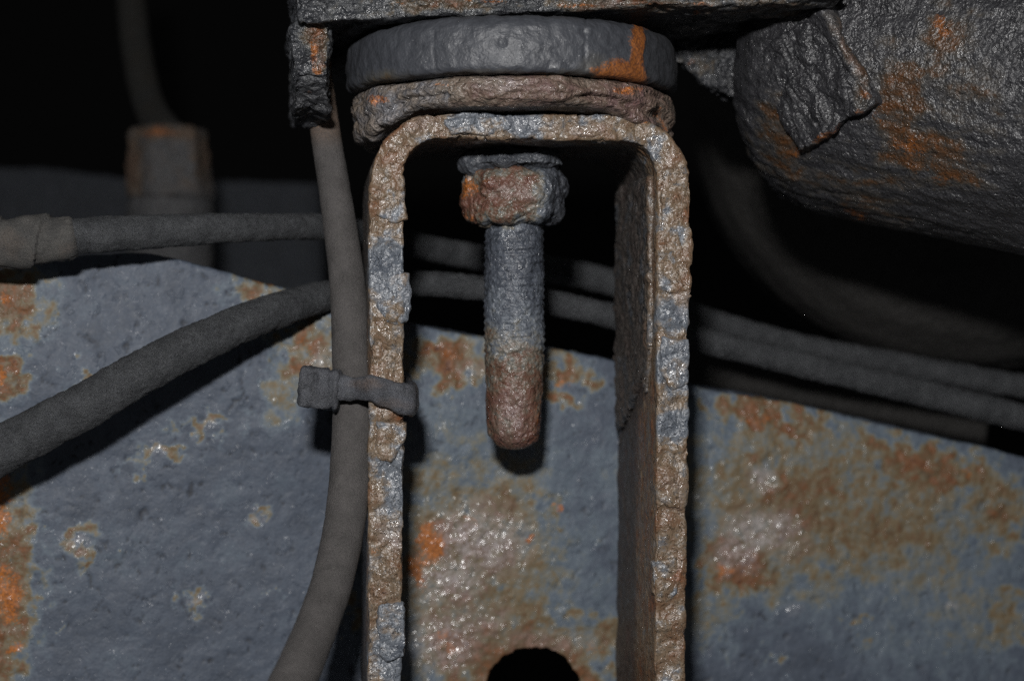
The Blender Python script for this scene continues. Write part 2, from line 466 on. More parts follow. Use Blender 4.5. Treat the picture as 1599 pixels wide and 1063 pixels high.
# peeling scale on the inner face of the right leg, ending in a ragged step
rs = random.Random(5)
def ragged(pts, amp, n=6):
    out = []
    for a, b in zip(pts, pts[1:] + pts[:1]):
        for k in range(n):
            t = k / n
            out.append((a[0] + (b[0] - a[0]) * t + rs.uniform(-amp, amp), a[1] + (b[1] - a[1]) * t + rs.uniform(-amp, amp)))
    return out
sc_poly = ragged([(4.5, 33), (42, 33), (43, 0), (41, -20), (30, -17), (22, -13), (13, -8), (9, -11), (4.5, -1)], .3, 3)
S = Solid().prism([sc_poly], lambda v, w: bmap(IW + .6, v, w), lambda v, w: bmap(IW - 1.0 - .3 * (v > 12), v, w))
V, F = S.skin(.4, 10); Nn = normals(V, F)
V2 = V + Nn * (.7 * fbm(V, 5, 3, 7) + .5 * terrace(V, 6, 3, 8) + .4 * fbm(V, 2, 3, 9) - .4 * crack(V, 6, .08, 4))[:, None]
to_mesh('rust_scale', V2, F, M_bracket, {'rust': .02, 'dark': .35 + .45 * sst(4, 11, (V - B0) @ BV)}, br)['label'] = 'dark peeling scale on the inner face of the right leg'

# plates of scale lifting off the bracket's front edge
FL = [([(1037, 262), (1076, 256), (1083, 330), (1086, 400), (1086, 450), (1064, 459), (1042, 454), (1034, 380)], .10, 0, .9), ([(590, 432), (640, 425), (644, 470), (640, 498), (622, 508), (602, 500), (590, 480)], -.24, .1, .9),
      ([(586, 290), (636, 300), (636, 345), (615, 352), (588, 340)], .02, .1, .8), ([(1030, 740), (1070, 735), (1074, 798), (1050, 792), (1030, 776)], .06, .15, .9), ([(588, 655), (640, 658), (636, 690), (612, 722), (590, 714)], .0, .1, .9),
      ([(690, 187), (786, 182), (800, 204), (760, 213), (702, 211)], -.16, .1, .7), ([(592, 940), (634, 935), (636, 1020), (612, 1030), (595, 1016)], -.22, 0, 1.0), ([(1036, 524), (1084, 528), (1085, 598), (1052, 610), (1036, 584)], -.24, .1, .8),
      ([(880, 190), (965, 186), (972, 206), (930, 214), (884, 212)], .04, .25, .8), ([(1024, 880), (1068, 872), (1070, 930), (1046, 942), (1024, 930)], -.02, .2, .9)]
rs = random.Random(11)
for i, (pg, ru, pa, proud) in enumerate(FL):
    poly = ragged([((a - 831) / 8, (531.5 - b) / 8) for a, b in pg], .28, 3)
    V, F = Solid().prism([poly], lambda u, w: bmap(u, -proud * .55, w), lambda u, w: bmap(u, 2.2, w)).skin(.36, 4); Nn = normals(V, F)
    h = .55 * fbm(V, 5, 2, 140 + i) + .3 * fbm(V, 2.2, 2, 141 + i) + .3 * terrace(V, 6, 3, 142 + i) - .3 * crack(V, 7, .05, 143 + i)
    to_mesh('rust_scale', V + Nn * h[:, None], F, M_bracket, {'rust': ru * .55 + .12 * fbm(V, 3, 2, 17), 'pale': pa * sst(-.1, .3, fbm(V, 4, 2, 9))}, br)

# ------------------------------------------------------------------ rubber mount
MC = np.array([0.0, 374.0, 0.0])
mt = thing('rubber_mount', 'round black rubber mount with an orange rust run, sitting on a swollen rusty disc', 'rubber mount', MC + (0, 0, 44))
def disc(zs, n=160, m=1):
    """profile (z, r) -> lathe through remesh"""
    return Solid().lathe(MC, (0, 0, 1), zs, 128)
V, F = disc([(51.0, 31), (50.9, 33.5), (51.6, 34.3), (56, 34.4), (59.8, 34.0), (61.4, 32.8), (62.2, 31), (62.4, 20)]).skin(.45, 6)
Nn = normals(V, F)
h = .5 * fbm(V, 10, 3, 11) + .3 * fbm(V, 2.4, 2, 12) - .5 * pits(V, 6, .25, 13) * sst(0, .2, fbm(V, 9, 2, 14))
px, py = pix(V)
h -= .5 * (1 - sst(0, 3.2, abs(px - 676 - 5 * fbm(V, 4, 2, 3) - (py - 60) * .14))) * (py < 125) * sst(345, 341, V[:, 1])
h -= .3 * (1 - sst(0, 2.5, abs(px - 914 - 3 * fbm(V, 4, 2, 4)))) * (py < 110)
run = patch(V, [(995, 70, 15, 90, 1.3, 2), (978, 116, 44, 26, 1.3, 18), (950, 118, 34, 14, 1.1, 10)], 6, 5)
h += .22 * sst(.4, .6, run)
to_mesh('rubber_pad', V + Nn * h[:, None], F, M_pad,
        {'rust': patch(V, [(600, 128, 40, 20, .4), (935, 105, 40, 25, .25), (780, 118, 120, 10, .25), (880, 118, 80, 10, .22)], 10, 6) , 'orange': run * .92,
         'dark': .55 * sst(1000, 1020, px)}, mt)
V, F = disc([(44.6, 20), (44.6, 31), (45.6, 33.0), (48, 33.6), (50.2, 32.6), (50.8, 30), (50.9, 15)]).skin(.42, 2)
Nn = normals(V, F); px, py = pix(V)
side = 1 - abs(Nn[:, 2])
h = 1.8 * fbm(V, 9, 2, 21) + 1.1 * terrace(V * (1, 1, 2.5), 8, 3, 22) + .5 * fbm(V, 2.6, 2, 23) - .5 * crack(V * (1, 1, 2.2), 8, .07, 24)
zz = V[:, 2] + .9 * fbm(V, 9, 3, 26) + .3 * fbm(V, 2.5, 2, 27)
h -= 1.3 * (1 - sst(.1, .7, abs(zz - 46.9))) * sst(-.1, .15, fbm(V * (1, 1, .3), 13, 2, 28)) + .9 * (1 - sst(.1, .5, abs(zz - 48.8))) * sst(0, .2, fbm(V * (1, 1, .3), 12, 2, 29))
h += 2.0 * patch(V, [(830, 140, 105, 32, 1)], 8, 7) * side - .8 * patch(V, [(690, 175, 60, 18, 1), (640, 185, 60, 14, 1)], 8, 8) * side
V2 = V + Nn * h[:, None] * np.clip(.25 + side, 0, 1)[:, None]
ax_ = np.abs(V[:, 0] - MC[0])
V2[:, 2] -= sst(49.5, 45, V[:, 2]) * sst(17, 29, ax_) * (4.2 + 2.2 * fbm(V, 6, 3, 25))
to_mesh('corroded_disc', V2, F, M_cup, {
    'rust': patch(V, [(830, 140, 110, 36, .12), (970, 150, 70, 30, .2), (620, 150, 70, 20, -.12)], 10, 9) - .16 * (px < 700),
    'orange': patch(V, [(590, 150, 26, 6, .75), (880, 118, 60, 5, .6), (975, 140, 30, 8, .7), (690, 133, 40, 5, .5), (1035, 170, 14, 22, .5)], 5, 10),
    'pale': patch(V, [(780, 130, 45, 14, .5), (600, 165, 30, 12, .3)], 8, 11),
    'dark': patch(V, [(690, 178, 80, 16, .8), (620, 195, 60, 12, .9), (1020, 180, 25, 16, .6), (860, 172, 150, 8, .6)], 8, 12)}, mt)

# ------------------------------------------------------------------ bolt hanging below the bracket top
BC = np.array([(803 - 799.5) / F_PX * 372, 372.0, 0])
bo = thing('hanging_bolt', 'corroded grey bolt with rusty tip hanging inside the bracket', 'bolt', BC + (0, 0, -23))
pts = [(*(BC + (0, 0, z)), r) for z, r in [(38, 6.1), (30, 6.1), (24, 6.0), (16, 6.15), (8, 6.2), (0, 6.15), (-4, 6.2), (-7, 6.0), (-12, 5.9), (-17, 5.6), (-20, 5.0), (-21.6, 3.8), (-22.4, 2.0), (-22.6, .4)]]
V, F, s, a = tube(pts, .3, 120)
Nn = normals(V, F); z = V[:, 2]
h = .4 * fbm(V, 6, 3, 31) + .34 * fbm(V, 1.5, 3, 32) + .2 * fbm(V, .7, 2, 33) + .13 * np.sin(2 * math.pi * (z / 1.5 + a / 6.283) + 2.5 * fbm(V, 6, 2, 30)) * sst(-7, -1, z) * (.4 + sst(-.3, .3, fbm(V, 5, 2, 29)))
h += sst(-2, -7, z) * (.55 * fbm(V, 5, 3, 34) + .3 * terrace(V, 5, 3, 35)) - .35 * (1 - sst(0, .5, abs(z + 2.6 + .8 * fbm(V, 4, 2, 36))))
to_mesh('shank', V + Nn * h[:, None] * sst(-22.55, -21.8, z)[:, None], F, M_bolt, {
    'rust': .12 * fbm(V, 5, 2, 28) + patch(V, [(805, 690, 190, 210, .50), (830, 570, 30, 40, .2), (770, 590, 25, 40, .25), (795, 350, 30, 14, .25)], 12, 31) , 'orange': patch(V, [(840, 650, 12, 40, .45), (775, 650, 10, 30, .4)], 8, 32),
    'pale': patch(V, [(800, 650, 30, 45, .35), (800, 540, 34, 20, .22)], 10, 33)}, bo)
hx = []
for k in range(6):
    an = math.radians(60 * k + 22 - 90 + 8); hx.append((11.6 * math.cos(an), 11.6 * math.sin(an)))
S = Solid()
S.prism([hx], lambda x, y: BC + (x * .95, y * .95, 24.2), lambda x, y: BC + (x, y, 35.2))
V, F = S.skin(.36, 150); Nn = normals(V, F)
h = .5 + 1.5 * fbm(V, 5, 2, 41) + .8 * terrace(V, 5, 3, 42) + .45 * fbm(V, 1.9, 2, 43) - .5 * crack(V, 6, .08, 44)
px, py = pix(V)
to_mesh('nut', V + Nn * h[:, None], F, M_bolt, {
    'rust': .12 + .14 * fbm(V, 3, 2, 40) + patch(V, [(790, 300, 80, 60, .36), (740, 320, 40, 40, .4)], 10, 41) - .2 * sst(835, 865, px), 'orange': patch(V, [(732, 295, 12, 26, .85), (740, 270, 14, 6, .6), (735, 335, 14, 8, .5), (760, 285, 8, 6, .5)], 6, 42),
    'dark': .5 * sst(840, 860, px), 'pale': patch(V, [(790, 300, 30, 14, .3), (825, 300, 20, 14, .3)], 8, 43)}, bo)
V, F = Solid().lathe(BC, (0, 0, 1), [(35.0, 8), (35.0, 9.6), (36.0, 10.8), (37.4, 10.0), (39.6, 8)], 64).skin(.36, 2); Nn = normals(V, F)
V2 = V + Nn * (2.6 * fbm(V, 7, 2, 45) + .5 * terrace(V, 4, 3, 46) + .3 * fbm(V, 1.5, 2, 47))[:, None]
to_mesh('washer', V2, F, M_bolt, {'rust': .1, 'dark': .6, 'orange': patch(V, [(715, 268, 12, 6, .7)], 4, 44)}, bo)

# ------------------------------------------------------------------ upper frame rail with its end gusset
RT = math.radians(7)
RO = P(800, 30, 345)
RU = np.array([math.cos(RT), math.sin(RT) * .35, .05]); RV = np.array([-math.sin(RT), math.cos(RT), 0])
rl = thing('frame_rail', 'layered rusty frame rail across the top edge above the rubber mount', 'frame rail', RO)
def rmap(u, v, w): return RO + u * RU + v * RV + np.array([0, 0, w])
S = Solid().box(rmap(12, 42, 14.6), 53 * RU, 42 * RV, np.array([0, 0, 13.5]))
V, F = S.skin(.55, 2); Nn = normals(V, F)
fl = 1 - abs(Nn[:, 2])
W = V * (.55, 1, 2.2)
h = 1.6 * terrace(W, 13, 4, 51) + 1.3 * fbm(W, 6, 3, 52) + .5 * fbm(V, 2.2, 2, 53) - .9 * crack(W, 12, .07, 54)
h *= 1 - .6 * (Nn[:, 2] < -.6) * (((V[:, 0] - MC[0]) ** 2 + (V[:, 1] - MC[1]) ** 2) < 37 ** 2)
zz = V[:, 2] + 1.2 * fbm(V, 14, 3, 55) + .4 * fbm(V, 3, 2, 50)
zb = RO[2] + 1.5 + (V[:, 0] - RO[0]) * .05
for q, am in ((1.2, 1.4), (3.0, 1.0), (4.6, .9)):
    h -= am * (1 - sst(.1, .6, abs(zz - zb - q))) * fl * sst(-.15, .1, fbm(V * (1, 1, .3), 16, 2, q))
px, py = pix(V)
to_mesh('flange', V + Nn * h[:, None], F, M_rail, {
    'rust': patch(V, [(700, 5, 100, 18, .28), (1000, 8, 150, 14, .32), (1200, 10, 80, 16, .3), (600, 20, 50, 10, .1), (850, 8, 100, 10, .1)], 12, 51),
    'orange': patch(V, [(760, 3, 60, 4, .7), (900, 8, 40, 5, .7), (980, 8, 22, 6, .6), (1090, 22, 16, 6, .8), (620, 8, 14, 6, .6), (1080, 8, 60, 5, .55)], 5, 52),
    'pale': patch(V, [(960, 5, 30, 8, .5), (1100, 10, 50, 8, .3)], 6, 53), 'dark': .35 * (Nn[:, 2] < -.5)}, rl)  # dark: downward faces coloured darker, underside shade put into the colour
# crusted web that runs down to the right behind the mount
wp = ragged([(1030, 10), (1300, -30), (1262, 60), (1215, 112), (1150, 158), (1112, 140), (1078, 118), (1050, 96)], 5, 4)
V, F = Solid().prism([wp], lambda x, y: P(x, y, 392 - .06 * (x - 1030)), lambda x, y: P(x, y, 400)).skin(.5, 3); Nn = normals(V, F)
W = V * (.6, 1, 1.6)
h = 1.6 * terrace(W, 9, 4, 151) + 1.8 * fbm(V, 8, 3, 152) + .6 * fbm(V, 2.5, 2, 153) - .8 * crack(W, 8, .08, 154)
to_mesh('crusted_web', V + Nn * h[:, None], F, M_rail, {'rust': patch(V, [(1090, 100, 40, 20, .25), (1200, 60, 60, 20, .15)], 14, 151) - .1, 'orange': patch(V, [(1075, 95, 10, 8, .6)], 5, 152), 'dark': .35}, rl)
# gusset hanging down at the left end
GO = P(494, 90, 350)
gp = [(-2, 30), (-2, 0), (-1, -4), (6, -9.5), (20, -11), (46, -8), (60, 30)]
S = Solid().prism([gp], lambda v, w: GO + v * RV + np.array([-4.6, 0, w]), lambda v, w: GO + v * RV + np.array([2.6, 0, w]))
V, F = S.skin(.42, 2); Nn = normals(V, F)
W = V * (1, 1, .7)
h = 1.5 * terrace(W, 8, 4, 56) + 2.6 * fbm(V, 8, 3, 57) + .6 * fbm(V, 2, 2, 58) - .6 * crack(V, 7, .08, 59)
px, py = pix(V)
to_mesh('gusset', V + Nn * h[:, None], F, M_rail, {
    'rust': patch(V, [(492, 40, 22, 60, .42), (500, 95, 18, 30, .4)], 8, 56) - .05, 'orange': patch(V, [(490, 85, 9, 30, .8), (494, 110, 14, 10, .7), (480, 150, 12, 6, .6)], 5, 57),
    'pale': patch(V, [(486, 15, 10, 30, .9), (498, 95, 8, 16, .4)], 5, 58), 'dark': patch(V, [(490, 160, 60, 40, .75)], 6, 59)}, rl)

# ------------------------------------------------------------------ axle tube, upper right
TA = np.array([.80, -.50, -.20]); TA /= np.linalg.norm(TA)
T0 = P(1245, 75, 400)
tb = thing('axle_tube', 'thick dark axle tube with rust streaks in the upper right corner', 'axle tube', T0)
prof = [(-4, 8), (-3.5, 22), (-1, 29), (4, 33), (12, 35), (60, 36), (120, 36.5), (170, 37)]
prof2 = []
for (t0, r0), (t1, r1) in zip(prof, prof[1:]):
    for k in range(4): prof2.append((t0 + (t1 - t0) * k / 4, r0 + (r1 - r0) * k / 4))
V, F = Solid().lathe(T0, TA, prof2 + [prof[-1]], 96).skin(.6, 3); Nn = normals(V, F)
ta = (V - T0) @ TA
W = V - np.outer(ta, TA) * .72
h = .8 * fbm(V - np.outer(ta, TA) * .6, 14, 3, 61) + .45 * terrace(W, 7, 2, 60) + .5 * fbm(W, 3.5, 3, 62) + .3 * fbm(V, 2.0, 2, 63)
streak = fbm(W, 3.0, 3, 65)
to_mesh('tube_body', V + Nn * h[:, None], F, M_tube, {
    'rust': patch(V, [(1400, 170, 60, 150, .44), (1450, 240, 120, 50, .5, 25), (1480, 60, 70, 70, .4), (1220, 210, 60, 90, .45), (1330, 300, 110, 50, .35, 25), (1520, 140, 70, 110, .3)], 26, 61) + .35 * streak,
    'orange': patch(V, [(1468, 38, 20, 26, .8), (1425, 232, 50, 14, .62, 28), (1250, 235, 40, 12, .55, -25), (1340, 335, 30, 7, .9, 10), (1300, 345, 14, 6, .8), (1460, 275, 40, 10, .5, 28), (1368, 180, 10, 30, .45)], 12, 62)}, tb)
# welded tab: its own plate standing on the tube
Vt = V + Nn * h[:, None]; tpx, tpy = pix(Vt)
def tube_d(x, y): return Vt[np.hypot(tpx - x, tpy - y) < 14][:, 1].min()
k0, k1_, k2_ = (P(x, y, tube_d(x, y) - 3.2) for x, y in ((1288, 12), (1364, 168), (1240, 236)))
e1 = k1_ - k0; L1 = np.linalg.norm(e1); e1 /= L1
e2 = k2_ - k1_; e2 -= e1 * (e2 @ e1); L2 = np.linalg.norm(e2); e2 /= L2
e3 = np.cross(e1, e2); e3 *= -np.sign(e3[1])
tc = (k0 + k2_) / 2
S = Solid().box(tc - e3 * 9, e1 * L1 / 2, e2 * L2 / 2, e3 * 9)
V, F = S.skin(.42, 8); Nn = normals(V, F)
W = V - np.outer((V - tc) @ e1, e1) * .5
h = 1.3 * terrace(W, 7, 4, 66) + 1.5 * fbm(V, 7, 2, 65) + .6 * fbm(W, 4, 3, 67) + .35 * fbm(V, 1.5, 3, 68) - .6 * crack(W, 6, .09, 69)
px, py = pix(V)
to_mesh('welded_tab', V + Nn * h[:, None], F, M_tube, {
    'rust': patch(V, [(1330, 90, 14, 90, .5, -26), (1345, 150, 20, 40, .4), (1280, 225, 60, 14, .4, -25)], 8, 66), 'pale': patch(V, [(1322, 80, 8, 80, .5, -26)], 4, 67),
    'orange': patch(V, [(1352, 150, 14, 16, .6), (1290, 212, 50, 8, .65, -26), (1345, 178, 16, 8, .6)], 6, 68)}, tb)

# ------------------------------------------------------------------ lower plate with top flange and hole
edge = [(-260, 520), (-120, 465), (-20, 430), (30, 412), (120, 400), (200, 394), (260, 402), (330, 420), (400, 440), (460, 455), (520, 484), (580, 497), (650, 507),
        (720, 520), (780, 532), (860, 545), (920, 557), (970, 566), (1090, 603), (1200, 622), (1350, 655), (1500, 690), (1620, 720), (1850, 780)]
def pd(px): return 398 + .03 * (px - 800)
def pp(px, py, back=0): return P(px, py, pd(px)) + np.array([0, back, 0])
e2d = catmull(np.array([(a, b, 0, 0) for a, b in edge], float), 10)[:, :2]
outl = [tuple(p) for p in e2d] + [(1850, 1300), (-260, 1300)]
hole = [(832 + 78 * math.cos(t) * (1 + .05 * math.sin(3 * t) + .02 * math.sin(11 * t) + .015 * math.sin(17 * t + 1)), 1088 + 78 * math.sin(t) * (1 + .04 * math.cos(2 * t) + .02 * math.sin(13 * t) + .015 * math.sin(19 * t))) for t in np.linspace(0, 2 * math.pi, 96, endpoint=False)]
pl = thing('lower_plate', 'broad slate grey steel plate with rust blooms and a round hole behind the bracket', 'steel plate', pp(832, 1200))
V, F = Solid().prism([outl, hole], lambda x, y: pp(x, y), lambda x, y: pp(x, y, 4.5)).skin(.5, 2)
Nn = normals(V, F); px, py = pix(V)
RUST = [(10, 470, 75, 70, .42), (0, 590, 45, 45, .5), (20, 880, 52, 200, .40), (0, 800, 30, 60, .42), (0, 1000, 56, 100, .40), (740, 890, 200, 260, .33), (1280, 790, 360, 170, .31, 8), (1500, 960, 200, 120, .16), (420, 465, 80, 30, .40, 15), (490, 545, 60, 70, .38),
        (440, 620, 40, 60, .22), (130, 602, 26, 16, .32), (318, 662, 50, 18, .34), (245, 702, 26, 16, .32), (210, 722, 24, 14, .28), (118, 845, 36, 26, .40), (400, 805, 18, 16, .36),
        (302, 940, 18, 14, .34), (83, 985, 12, 9, .3), (425, 932, 8, 6, .25), (560, 960, 40, 60, .3),
        (700, 560, 80, 50, .46), (880, 590, 50, 40, .42), (830, 570, 40, 24, .3), (690, 850, 60, 60, .46), (740, 870, 130, 130, .34), (800, 790, 90, 50, .32), (720, 1000, 100, 90, .42), (860, 800, 30, 20, .3),
        (940, 1010, 60, 60, .32), (830, 990, 130, 40, .34),
        (1200, 650, 140, 34, .42, 13), (1250, 780, 170, 120, .34), (1150, 880, 70, 70, .46), (1450, 730, 190, 50, .42, 12), (1560, 800, 60, 90, .34), (1330, 850, 90, 70, .26), (1500, 930, 120, 60, .22, 20), (1100, 970, 50, 60, .22), (1580, 960, 50, 60, .3), (1215, 1035, 18, 14, .3), (1345, 975, 18, 10, .3)]
rm = np.clip(patch(V, RUST, 38, 71) * .9 * (1 + .55 * fbm(V, 3, 3, 70)) + .07 * fbm(V, 22, 3, 68) + .03 * fbm(V, 5, 2, 67), -.12, 1)
hr = np.hypot(px - 832, py - 1088)
rm = np.maximum(rm, .36 * sst(130, 85, hr + 30 * fbm(V, 4, 2, 69)))
om = 1.25 * patch(V, [(0, 790, 26, 70, .7), (12, 930, 34, 60, .66), (22, 1010, 14, 16, .6), (0, 585, 26, 14, .62), (8, 465, 16, 16, .5), (672, 850, 24, 40, .8), (655, 890, 20, 40, .72), (700, 1010, 30, 20, .5), (920, 1010, 30, 16, .4), (825, 838, 7, 9, .9), (480, 540, 20, 30, .4),
               (868, 790, 12, 8, .6), (880, 598, 22, 14, .5), (1130, 890, 26, 12, .5), (1510, 735, 14, 10, .5), (690, 990, 20, 20, .4), (730, 810, 20, 14, .45), (1180, 655, 50, 10, .4, 13), (700, 555, 40, 14, .42)], 14, 72)
pm = 1.15 * patch(V, [(750, 845, 80, 60, 1.0), (700, 900, 60, 46, .95), (690, 1000, 66, 50, .8), (740, 970, 60, 30, .5), (1185, 828, 66, 34, 1.1), (1150, 868, 40, 28, .95), (1190, 745, 24, 24, 1.0), (1230, 850, 40, 30, .4), (120, 848, 22, 14, .6), (400, 806, 13, 11, .5), (245, 698, 14, 12, .5), (330, 656, 14, 10, .5), (305, 935, 12, 10, .5), (505, 560, 20, 20, .5), (740, 575, 30, 20, .4), (860, 1000, 80, 20, .35), (1080, 780, 14, 14, .4), (1480, 945, 10, 6, .6), (1240, 950, 20, 12, .3), (1040, 995, 60, 40, .2)], 12, 73)
rough = np.clip(rm * 2, 0, 1)
crack_dark = crack(V, 6.5, .05, 77) * sst(.05, .2, fbm(V, 3.2, 2, 78)) * np.clip(1 - 2 * rm, 0, 1)  # crack lines: cut as grooves, with dirt and shade painted dark in them
h = .9 * fbm(V, 30, 2, 74) + .4 * fbm(V, 8, 2, 75) + .16 * fbm(V, 2.8, 2, 76) - .5 * crack_dark - .35 * pits(V, 3.4, .26, 79) * sst(.1, .3, fbm(V, 12, 2, 80))
h = h + rough * (.7 * fbm(V, 3, 3, 81) + .4 * terrace(V, 5, 3, 82) + .5 * fbm(V, 1.3, 2, 83)) + pm * .5 * fbm(V, 1.3, 2, 84)
to_mesh('plate_body', V + Nn * h[:, None], F, M_plate, {'rust': rm * 1.45, 'orange': om, 'pale': pm, 'dark': crack_dark * .8}, pl)
ex = [p for p in e2d if p[0] > 560]
top = [tuple(p) for p in ex]; bot = [(p[0], p[1] + 12) for p in reversed(ex)]
V, F = Solid().prism([top + bot], lambda x, y: pp(x, y, 3), lambda x, y: P(x, y, 1) * pd(x) + np.array([0, 36, 0])).skin(.6, 2)
Nn = normals(V, F)
h = .5 * fbm(V, 8, 3, 85) + .3 * fbm(V, 2.2, 3, 86) + .3 * terrace(V, 8, 3, 87)
to_mesh('top_flange', V + Nn * h[:, None], F, M_plate, {'rust': .05 + .2 * fbm(V, 12, 2, 88)}, pl)

# ------------------------------------------------------------------ hoses and cables
def hose(name, rows, mat, seeds, rough=(.18, .16), parent=None, rust=None, step=.5, segs=56):
    pts = [(*P(a, b, d), r) for a, b, d, r in rows]
    V, F, s, an = tube(pts, step, segs); Nn = normals(V, F)
    h = rough[0] * fbm(V, 5, 3, seeds) + rough[1] * fbm(V, 1.3, 3, seeds + 1) + .05 * fbm(V, .6, 2, seeds + 2)
    return V, F, Nn, h
def put_hose(name, V, F, Nn, h, mat, label, rust=0.0):
    o = to_mesh(name, V + Nn * h[:, None], F, mat, {'rust': rust}, None, V.mean(0))
    return tag(o, label, 'hose')
q = hose('v', [(492, 90, 374, 3.05), (505, 185, 373, 3.05), (518, 270, 371, 3.2), (529, 340, 369, 3.4), (543, 450, 364, 3.65), (549, 560, 359, 3.9), (551, 640, 354, 4.0), (543, 780, 347, 3.95), (522, 895, 337, 3.9), (496, 973, 328, 3.9), (458, 1063, 314, 4.1), (400, 1180, 296, 4.2), (320, 1320, 276, 4.3)], M_hose, 91, (.12, .10))
o = put_hose('rubber_hose', *q, M_hose, 'smooth grey rubber hose running down beside the left leg of the bracket', .8 * sst(240, 185, pix(q[0])[1]))
q = hose('d', [(-200, 800, 346, 5.0), (-60, 736, 351, 4.8), (0, 703, 353, 4.75), (120, 640, 356, 4.65), (250, 566, 360, 4.35), (350, 517, 367, 4.0), (440, 482, 377, 3.75), (520, 460, 389, 3.2), (590, 447, 399, 2.9), (650, 443, 404, 2.8), (755, 450, 408, 2.75), (860, 472, 411, 2.85), (970, 497, 414, 2.9), (1100, 532, 418, 3.05), (1350, 592, 425, 3.1), (1599, 652, 432, 3.2), (1800, 700, 438, 3.2)], M_loom, 94, (.35, .38))
o = put_hose('diagonal_cable', *q, M_loom, 'gritty grey cable slanting up across the slate plate and behind the bracket', .0)
q = hose('a', [(-200, 402, 356, 4.1), (-60, 384, 359, 4.1), (60, 374, 362, 3.8), (130, 368, 364, 3.7), (250, 361, 370, 3.5), (400, 355, 382, 2.9), (510, 356, 396, 2.85), (600, 372, 416, 3.0), (700, 394, 432, 3.0), (800, 410, 440, 3.2), (900, 428, 444, 3.3), (970, 446, 446, 3.3), (1100, 498, 448, 3.1), (1250, 540, 450, 3.1), (1450, 578, 452, 3.1), (1599, 604, 454, 3.1), (1800, 640, 458, 3.1)], M_loom, 97, (.35, .34))
ca = thing('taped_cable', 'horizontal gritty cable wrapped in tape at its left end, under the background nut', 'cable', P(250, 361, 370))
to_mesh('sheath', q[0] + q[2] * q[3][:, None], q[1], M_loom, {'rust': .0}, ca)
pts = [(*P(a, b, d), r) for a, b, d, r in [(-200, 402, 356, 4.8), (-60, 385, 359, 4.7), (20, 378, 361, 4.7), (70, 374, 362.3, 4.4), (113, 370, 363.4, 3.9)]]
V, F, s, an = tube(pts, .4, 60); Nn = normals(V, F)
ph = (s * 4.2 + an / (2 * math.pi) + .06 * fbm(V, 6, 2, 105)) % 1.0
h = .95 * ph + .7 * fbm(V, 7, 2, 101) + .2 * fbm(V, 1.8, 2, 102) - .25 * crack(V, 6, .07, 104)
end = sst(0, .5, s * 0 + 1)
to_mesh('tape_wrap', V + Nn * h[:, None], F, M_tape, {'rust': .2 * sst(.1, .4, fbm(V, 7, 2, 103))}, ca)

# ------------------------------------------------------------------ cable tie round hose and bracket leg
TZ = (531.5 - 614) / F_PX * 346
def tz(x): return 0
legL = bmap(-HW, 0, TZ); legR = bmap(-HW + TK, 0, TZ); legRb = bmap(-HW + TK, 44, TZ); legLb = bmap(-HW, 44, TZ)
hc = P(551, 625, 355)
loop = [P(505, 606, 349.5), P(530, 606, 347.8), P(556, 608, 347.2), legL + BV * -2.2 + BU * 1 + (0, 0, 1.0), (legL + legR) / 2 - BV * 2.0 + (0, 0, .2), legR - BV * 1.6 - BU * .6 + (0, 0, -.6), legR + BU * 1.6 + BV * 1.6 + (0, 0, -1),
        legR + BU * 1.7 + BV * 22, legRb + BU * 1.6 + BV * -1, legRb + BV * 1.8 - BU * 2, legLb + BV * 1.6, legLb - BU * 1.8 - BV * 2, legL - BU * 2 + BV * 24, hc + (-3.2, 6.5, 0), hc + (-6.2, 1.5, 1.2), P(503, 607, 352)]
path = catmull(np.array([(*p, 0) for p in loop]), .4)[:, :3]
T = np.gradient(path, axis=0); T /= np.linalg.norm(T, axis=1)[:, None]
nrm = np.cross(T, (0, 0, 1.0)); nrm /= np.linalg.norm(nrm, axis=1)[:, None]
upv = np.cross(nrm, T)
sec = []
hwid = 2.85
for i in range(36):
    t = 2 * math.pi * i / 36
    sec.append((np.sign(math.cos(t)) * abs(math.cos(t)) ** .8 * 1.25, np.sign(math.sin(t)) * abs(math.sin(t)) ** .7 * hwid))
sec = np.array(sec)
wv = np.interp(path[:, 0], [-38, -33.5, -31, -24, -18], [1.0, .82, .86, .98, 1.04])[:, None, None]
path[:, 2] -= np.interp(path[:, 0], [-36, -28, -18], [-.3, -.1, .6])
V = (path[:, None] + sec[None, :, :1] * nrm[:, None] + wv * sec[None, :, 1:] * upv[:, None]).reshape(-1, 3)
n, m = len(path), 36
idx = np.arange(n * m).reshape(n, m)
F = np.stack([idx[:-1], idx[1:], np.roll(idx, -1, 1)[1:], np.roll(idx, -1, 1)[:-1]], -1).reshape(-1, 4)
Nn = normals(V, F)
if ((V - np.repeat(path, m, 0)) * Nn).sum() < 0:
    F = F[:, ::-1].copy(); Nn = -Nn
ti = thing('cable_tie', 'grimy grey cable tie strapping the smooth hose to the bracket leg', 'cable tie', P(500, 608, 350))
h = .7 * fbm(V, 5, 2, 111) + .4 * fbm(V, 1.8, 3, 112)
to_mesh('strap', V + Nn * h[:, None], F, M_tie, {'rust': patch(V, [(575, 600, 30, 10, .5), (610, 632, 40, 8, .3)], 8, 113)}, ti)
S = Solid().box(P(500, 606, 349.5), (3.9, 0.2, -.4), (0, 3.9, 0), (.3, 0, 4.0))
S.box(P(475, 616, 350), (1.0, 0, -.2), (0, 2.4, 0), (.2, 0, 2.2))
V, F = S.skin(.33, 22); Nn = normals(V, F); px, py = pix(V)
h = .8 * fbm(V, 3.5, 2, 114) + .4 * fbm(V, 1.5, 3, 115) - 1.2 * patch(V, [(493, 592, 5, 10, 1)], 3, 116) - .5 * (1 - sst(1, 4, abs(px - 517)))
to_mesh('head', V + Nn * h[:, None], F, M_tie, {'rust': .0}, ti)

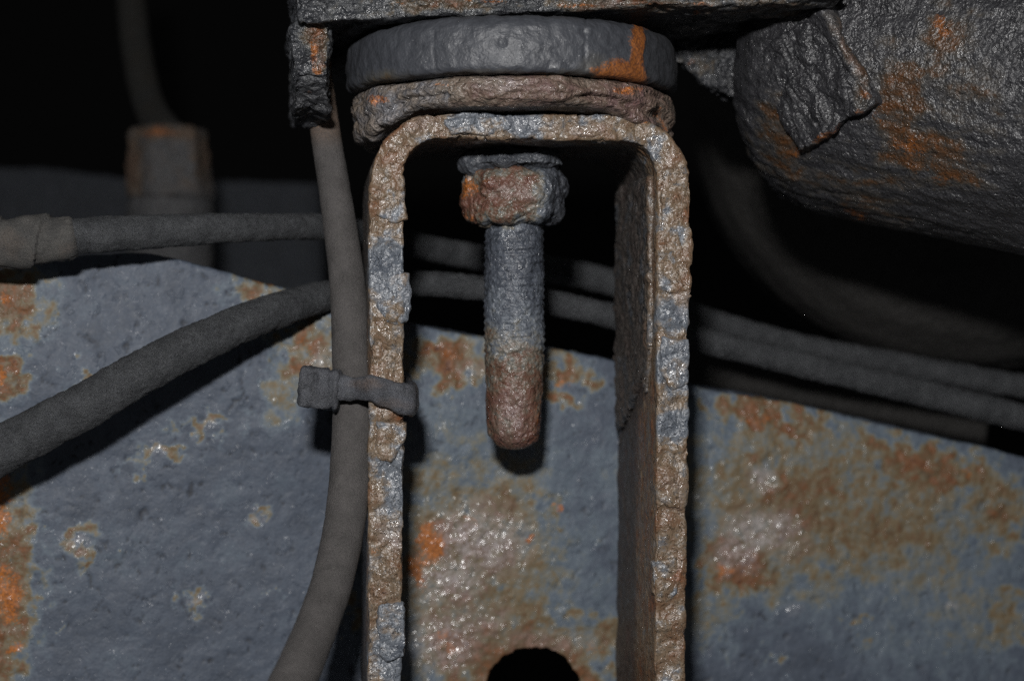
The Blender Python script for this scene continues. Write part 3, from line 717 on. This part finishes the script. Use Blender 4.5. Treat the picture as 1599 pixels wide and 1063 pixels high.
# ------------------------------------------------------------------ far, out-of-focus pieces
nb = P(265, 300, 520)
fb = thing('background_bolt', 'blurred rusty hex nut on a sleeve in the dark upper left', 'bolt', nb + (0, 0, -40))
hx = [(13.6 * math.cos(math.radians(60 * k + 20)), 13.6 * math.sin(math.radians(60 * k + 20))) for k in range(6)]
S = Solid().prism([hx], lambda x, y: nb + (x, y, -2.5), lambda x, y: nb + (x * .86 - .6, y * .86, 18.5))
V, F = S.skin(.6, 30); Nn = normals(V, F)
V2 = V + Nn * (1.2 * fbm(V, 7, 3, 121) + .4 * fbm(V, 2, 2, 122))[:, None]
to_mesh('nut', V2, F, M_back, {'rust': patch(V, [(205, 260, 20, 60, .3), (320, 240, 20, 40, .25), (260, 205, 60, 14, .3)], 10, 121) + .12, 'orange': patch(V, [(245, 207, 40, 9, .8)], 8, 122), 'dark': .25}, fb)
V, F = Solid().lathe(nb, (0, 0, 1), [(-40, 12), (-3.5, 12.5), (-2, 12)], 48).skin(.8, 2); Nn = normals(V, F)
to_mesh('sleeve', V + Nn * (.6 * fbm(V, 6, 3, 123))[:, None], F, M_back, {'rust': .05, 'dark': .3}, fb)
pts = [(*P(265 + 0, 215, 522), 5.0), (*P(235, 170, 540), 4.6), (*P(215, 90, 560), 4.5), (*P(205, 0, 580), 4.5), (*P(195, -150, 610), 4.5)]
V, F, s, an = tube(pts, .8, 32); Nn = normals(V, F)
to_mesh('stem', V + Nn * (.3 * fbm(V, 4, 3, 124))[:, None], F, M_stem, {'rust': .25}, fb)

def slab(name, label, cat, poly, d, t, mat, at, slope=0.0, seed=0, vox=.9):
    S = Solid().prism([poly], lambda x, y: P(x, y, d + slope * (x - 800)), lambda x, y: P(x, y, 1) * (d + slope * (x - 800)) + np.array([0, t, 0]))
    V, F = S.skin(vox, 3); Nn = normals(V, F)
    o = to_mesh(name, V + Nn * (.9 * fbm(V, 14, 3, seed) + .4 * fbm(V, 3, 3, seed + 1))[:, None], F, mat, at, None, P(*np.mean(poly, 0), d))
    return tag(o, label, cat)
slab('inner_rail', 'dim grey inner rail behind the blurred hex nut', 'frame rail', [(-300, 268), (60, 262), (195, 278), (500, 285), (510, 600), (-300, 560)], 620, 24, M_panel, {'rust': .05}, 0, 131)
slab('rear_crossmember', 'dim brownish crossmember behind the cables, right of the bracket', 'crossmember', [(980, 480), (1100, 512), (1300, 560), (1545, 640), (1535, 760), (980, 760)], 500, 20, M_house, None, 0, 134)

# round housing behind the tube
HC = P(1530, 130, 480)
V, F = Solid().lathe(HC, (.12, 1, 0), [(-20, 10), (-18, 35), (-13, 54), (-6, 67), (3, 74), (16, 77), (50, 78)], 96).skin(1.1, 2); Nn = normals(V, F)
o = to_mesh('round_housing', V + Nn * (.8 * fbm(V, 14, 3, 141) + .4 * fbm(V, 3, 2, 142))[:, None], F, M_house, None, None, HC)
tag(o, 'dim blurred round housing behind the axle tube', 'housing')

for o in list(bpy.data.objects):
    if '_o' in o: del o['_o']
